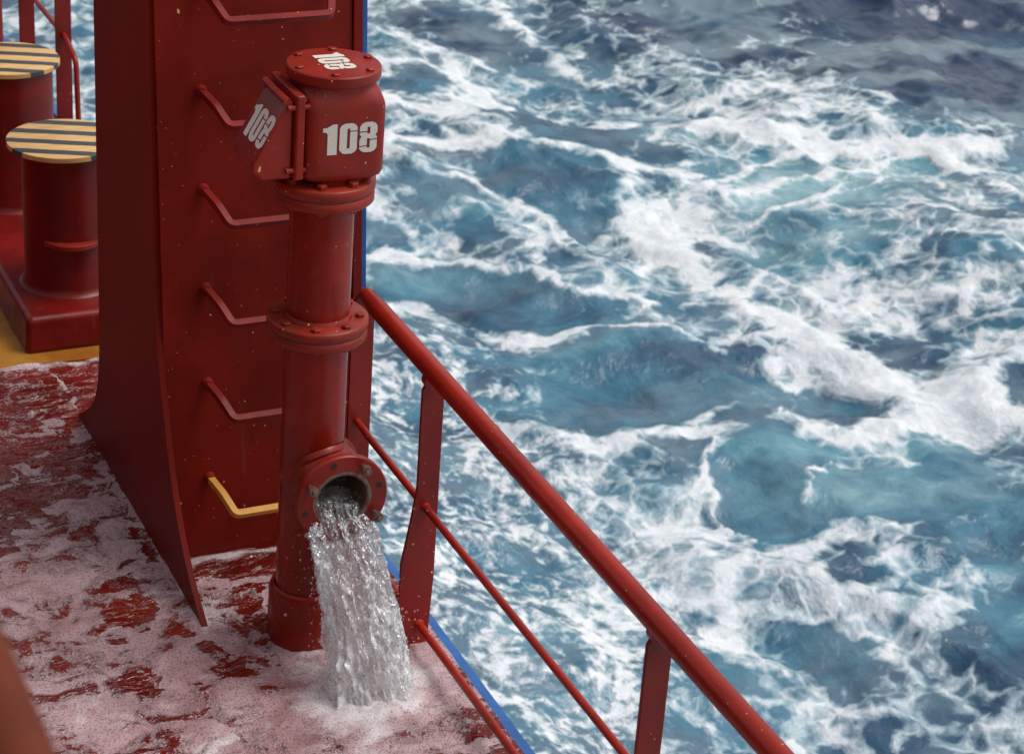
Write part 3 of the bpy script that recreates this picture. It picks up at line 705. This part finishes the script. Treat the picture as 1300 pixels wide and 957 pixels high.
# direction of travel for the cross-section frame
ty = np.gradient(yt, axis=0); tz = np.gradient(zt, axis=0); ln = np.hypot(ty, tz); ty, tz = ty/ln, tz/ln
cu = np.cos(AA)*72; 
nzv = fbm(np.cos(AA)*3.0+TT*1.2+40, np.sin(AA)*3.0+TT*5.5, 4, 400, .62)
nz2 = fbm(AA*7.5, TT*7+np.sin(AA)*3, 3, 430, .5) * (0.5-0.5*np.cos(np.clip(np.minimum(AA, 2*math.pi-AA)*4, 0, math.pi)))
nz3 = fbm(AA*2.2+9, TT*4+np.sin(AA), 3, 460, .5)
bulge = 1 + (.34*nzv + .26*nz2 + .16*nz3)*sstep(0, .15, TT)
cxp = hw*np.cos(AA)*bulge; cyp = th*np.sin(AA)*(bulge*1.1-.1)
Xj = xt + cxp; Yj = yt + cyp*(-tz); Zj = zt + cyp*ty
Zj = np.maximum(Zj, .012)
m = MB(); m.loops([[(Xj[i, j], Yj[i, j], Zj[i, j]) for j in range(SEGJ)] for i in range(RINGJ)])
jet = m.build('water_jet', M['jet'], ang=180)
tag(jet, 'clear foaming water gushing down from the open flanged outlet onto the deck', 'water jet')
# droplets thrown off the jet
k = NM('droplet_water'); M['drop'] = k.done(k.bsdf((1, 1, 1), .0, IOR=1.33, Transmission_Weight=1.0))
m = MB()
def blob(c, r, st=1.0):
    q = bmesh.ops.create_icosphere(m.bm, subdivisions=2, radius=r, matrix=Matrix.Translation(c) @ Matrix.Diagonal((1, 1, st, 1)))
for i in range(900):
    ti = random.random()**.7; i0 = int(ti*(RINGJ-1)); j0 = random.randrange(SEGJ); s_ = abs(random.gauss(0, 1))
    c = Vector((Xj[i0, j0], Yj[i0, j0], Zj[i0, j0])); ctr = Vector((xt[i0, 0], yt[i0, 0], zt[i0, 0]))
    d = (c-ctr).normalized(); c = c + d*(.004+.022*s_*s_*(.4+ti)) + Vector((0, 0, random.gauss(0, .01)))
    if c.z < .03 or c.y > -.16: continue
    blob(c, .0012+.0030*random.random()**2, random.uniform(1, 1.6))
for i in range(26):
    blob(Vector((random.uniform(.16, .42), random.uniform(-.33, -.2), random.uniform(.08, .6))), random.uniform(.0015, .0035))
tag(m.build('water_droplets', M['drop'], ang=180), 'small clear droplets thrown off around the gushing water', 'droplets', kind='stuff')
# ------------------------------------------------------------------ GUARD RAIL AT THE SHIP SIDE
RX = .345
rail = empty('guard_rail', (RX, .43, 0), label='red tubular guard rail running along the ship side beside the sea', cat='railing')
m = MB(); m.tube([(.345, .425, 1.03), (.341, .30, 1.03), (.335, -.6, 1.03), (.331, -2, 1.025), (.331, -9, 1.025)], [.024, .0335, .0335, .0335, .0335], 24); rel(m.build('top_rail', M['rail'], ang=40), rail)
m = MB(); m.tube([(.335, .44, .545), (.331, .3, .545), (.331, -1, .545), (.331, -9, .545)], .0125, 14); rel(m.build('middle_rail', M['rail']), rail)
m = MB(); m.tube([(.345, .44, .10), (.331, -.1, .10), (.331, -1, .10), (.331, -9, .10)], .0135, 14); rel(m.build('bottom_rail', M['rail']), rail)
def stanchion(y, wide=True):
    x0, x1 = .300, .375
    out = [(x0+.012, 0), (x0+.075-.012, 0), (x1, .28), (x1, .995), (x1-.02, 1.01), (x0+.02, 1.01), (x0, .97), (x0, .62), (x0-.012, .52), (x0-.04, .36), (x0-.045, .0)]
    if not wide: out = [(x0, 0), (x1, 0), (x1, 1.01), (x0+.02, 1.01), (x0, .97)]
    else: out = [(x0-.045, 0), (x1-.012, 0), (x1, .28), (x1, 1.01), (x0+.02, 1.01), (x0, .97), (x0, .62), (x0-.016, .50), (x0-.043, .34)]
    m = MB(); m.prism([(x, y-.007, z) for x, z in out], (0, .014, 0)); s = rel(m.build('post', M['post'], bevel=.0015), rail)
    m = MB(); m.tube([(.332, y-.016, 1.004), (.332, y+.016, 1.004)], [.030, .030], 16); w_ = m.build('weld', M['rail'], s); w_.matrix_parent_inverse = Matrix.Identity(4)
    for z, r in ((.545, .018), (.10, .019)):
        m = MB(); m.tube([(.331, y-.017, z), (.331, y-.007, z)], [r*.8, r], 14); w_ = m.build('weld', M['rail'], s); w_.matrix_parent_inverse = Matrix.Identity(4)
for y in (-.185, -1.70, -3.2, -4.7, -6.2): stanchion(y)
# end post against the tower
m = MB(); m.prism([(x, .432, z) for x, z in [(.302, 0), (.384, 0), (.384, 1.03), (.33, 1.03), (.302, .99)]], (0, .014, 0)); rel(m.build('post', M['post'], bevel=.0015), rail)

# far guard rail beyond the tower
fr = empty('guard_rail', (.42, 4.8, 0), label='distant red guard rail with flat posts behind the striped bollards', cat='railing')
for px, wd in ((81, .082), (37, .085), (-12, .085)):
    p = onx(px, 45 if px > 60 else 30, .424)
    yb = {81: 4.80, 37: 5.60, -12: 6.4}[px]
    m = MB(); m.box(p[0]-.041 if px == 81 else .383, p[0]+.041 if px == 81 else .467, yb, yb+.014, 0, 1.25); rel(m.build('post', M['post'], bevel=.002), fr)
a = onx(81, 46, .424); bb = onx(97, 72, .424)
m = MB(); m.tube(smooth_path([(.424, 9.5, .545), (.424, a[1], .545), (.424, 4.56, .49), (.424, 4.52, .05)], 5, .05), .014, 12); rel(m.build('middle_rail', M['rail']), fr)
m = MB(); m.tube([(.424, 9.5, 1.1), (.424, 4.80, 1.1)], .03, 12); rel(m.build('top_rail', M['rail']), fr)

# ------------------------------------------------------------------ BOLLARDS
bol = empty('mooring_bollards', (-.1, 2.75, 0), label='pair of dark red mooring bollards on one plinth with yellow and black striped round covers', cat='bollard')
m = MB(); m.hexa([(-.375, 2.33, 0), (1.0*.30, 2.33, 0), (.30, 4.15, 0), (-.375, 4.15, 0), (-.36, 2.352, .16), (.285, 2.352, .16), (.285, 4.135, .16), (-.36, 4.135, .16)])
rel(m.build('plinth', M['bollard'], bevel=.028, seg=4), bol)
for (x, y, zt_, rb, rc, cxo) in ((-.090, 2.70, .770, .192, .235, -.012), (-.11, 3.66, .806, .192, .230, -.0)):
    m = MB(); m.lathe([(.215, .160), (.200, .170), (rb, .19), (rb, zt_)], (x, y, 0), seg=64); post = rel(m.build('bollard_post', M['bollard']), bol)
    m = MB(); m.lathe([(rc, 0), (rc+.001, .003), (rc, .020), (rc-.003, .022)], (0, 0, 0), seg=64); cvr = m.build('striped_cover', M['stripes'], post, ang=40)
    cvr.location = (x+cxo, y+.02, zt_+.001); cvr.matrix_parent_inverse = Matrix.Identity(4)
    if y > 3: continue
    # half-moon lug welded on the near side
    pts = [(x + rb*.96*math.cos(a_), y + rb*.96*math.sin(a_)) for a_ in [R(-140+80*i/14) for i in range(15)]]
    ou = [(x + (rb+.045*math.sin(math.pi*i/14))*math.cos(R(-60-80*i/14)), y + (rb+.045*math.sin(math.pi*i/14))*math.sin(R(-60-80*i/14))) for i in range(15)]
    m = MB(); m.prism([(px_, py_, .385) for px_, py_ in pts+ou[1:-1]], (0, 0, .022)); lg = m.build('lug', M['head'], post, bevel=.003); lg.matrix_parent_inverse = Matrix.Identity(4)
# pipe post and bent bar in the far corner
c0 = onx(12, 30, .10)
fp = empty('deck_pipe', (.0, c0[1], 0), label='red upright pipe at the far left corner behind the rear striped bollard', cat='pipe')
m = MB(); m.lathe([(.12, 0), (.12, .92), (.10, .96), (.085, 1.0), (.085, 2.2)], (-.055, c0[1], 0), seg=40); rel(m.build('pipe_body', M['bollard']), fp)
m = MB(); m.tube(smooth_path([(.16, c0[1]+.25, 2.2), (.16, c0[1]+.25, 1.02), (.04, c0[1]+.16, .97)], 5, .04), .03, 12); rel(m.build('side_tube', M['bollard']), fp)

# ------------------------------------------------------------------ UPPER DECK RAIL NEXT TO THE CAMERA
nr_ = empty('upper_deck_rail', (-1.9, -4.3, 2.1), label='blurred reddish brown handrail very close at the lower left corner', cat='railing')
e0 = onx(38, 868, -1.90); e1 = onx(0, 770, -1.90)
zr = (e0[2]+e1[2])/2
m = MB(); m.tube([(-1.935, -8, zr), (-1.935, -3.55, zr)], .030, 24); rel(m.build('handrail', M['near']), nr_)
for y in (-6.6, -3.6):
    m = MB(); m.tube([(-1.935, y, 2.1), (-1.935, y, zr)], .022, 14); rel(m.build('post', M['near']), nr_)
m = MB(); m.box(-6.99, -1.89, -14, -3.5, 2.02, 2.1); tag(m.build('upper_deck', M['deck'], smooth=False), kind='structure')
m = MB(); m.box(-8.4, -7.0, -14, 24, 0.0, 4.6); tag(m.build('shade_wall', M['bollard'], smooth=False), 'plain dark red wall added out of view on the inboard side for shading', 'shade_wall')  # unseen wall, added to darken the tower's side plate and shape reflections

# crush: keep render settings light
scene.cycles.max_bounces = 10; scene.cycles.transmission_bounces = 8
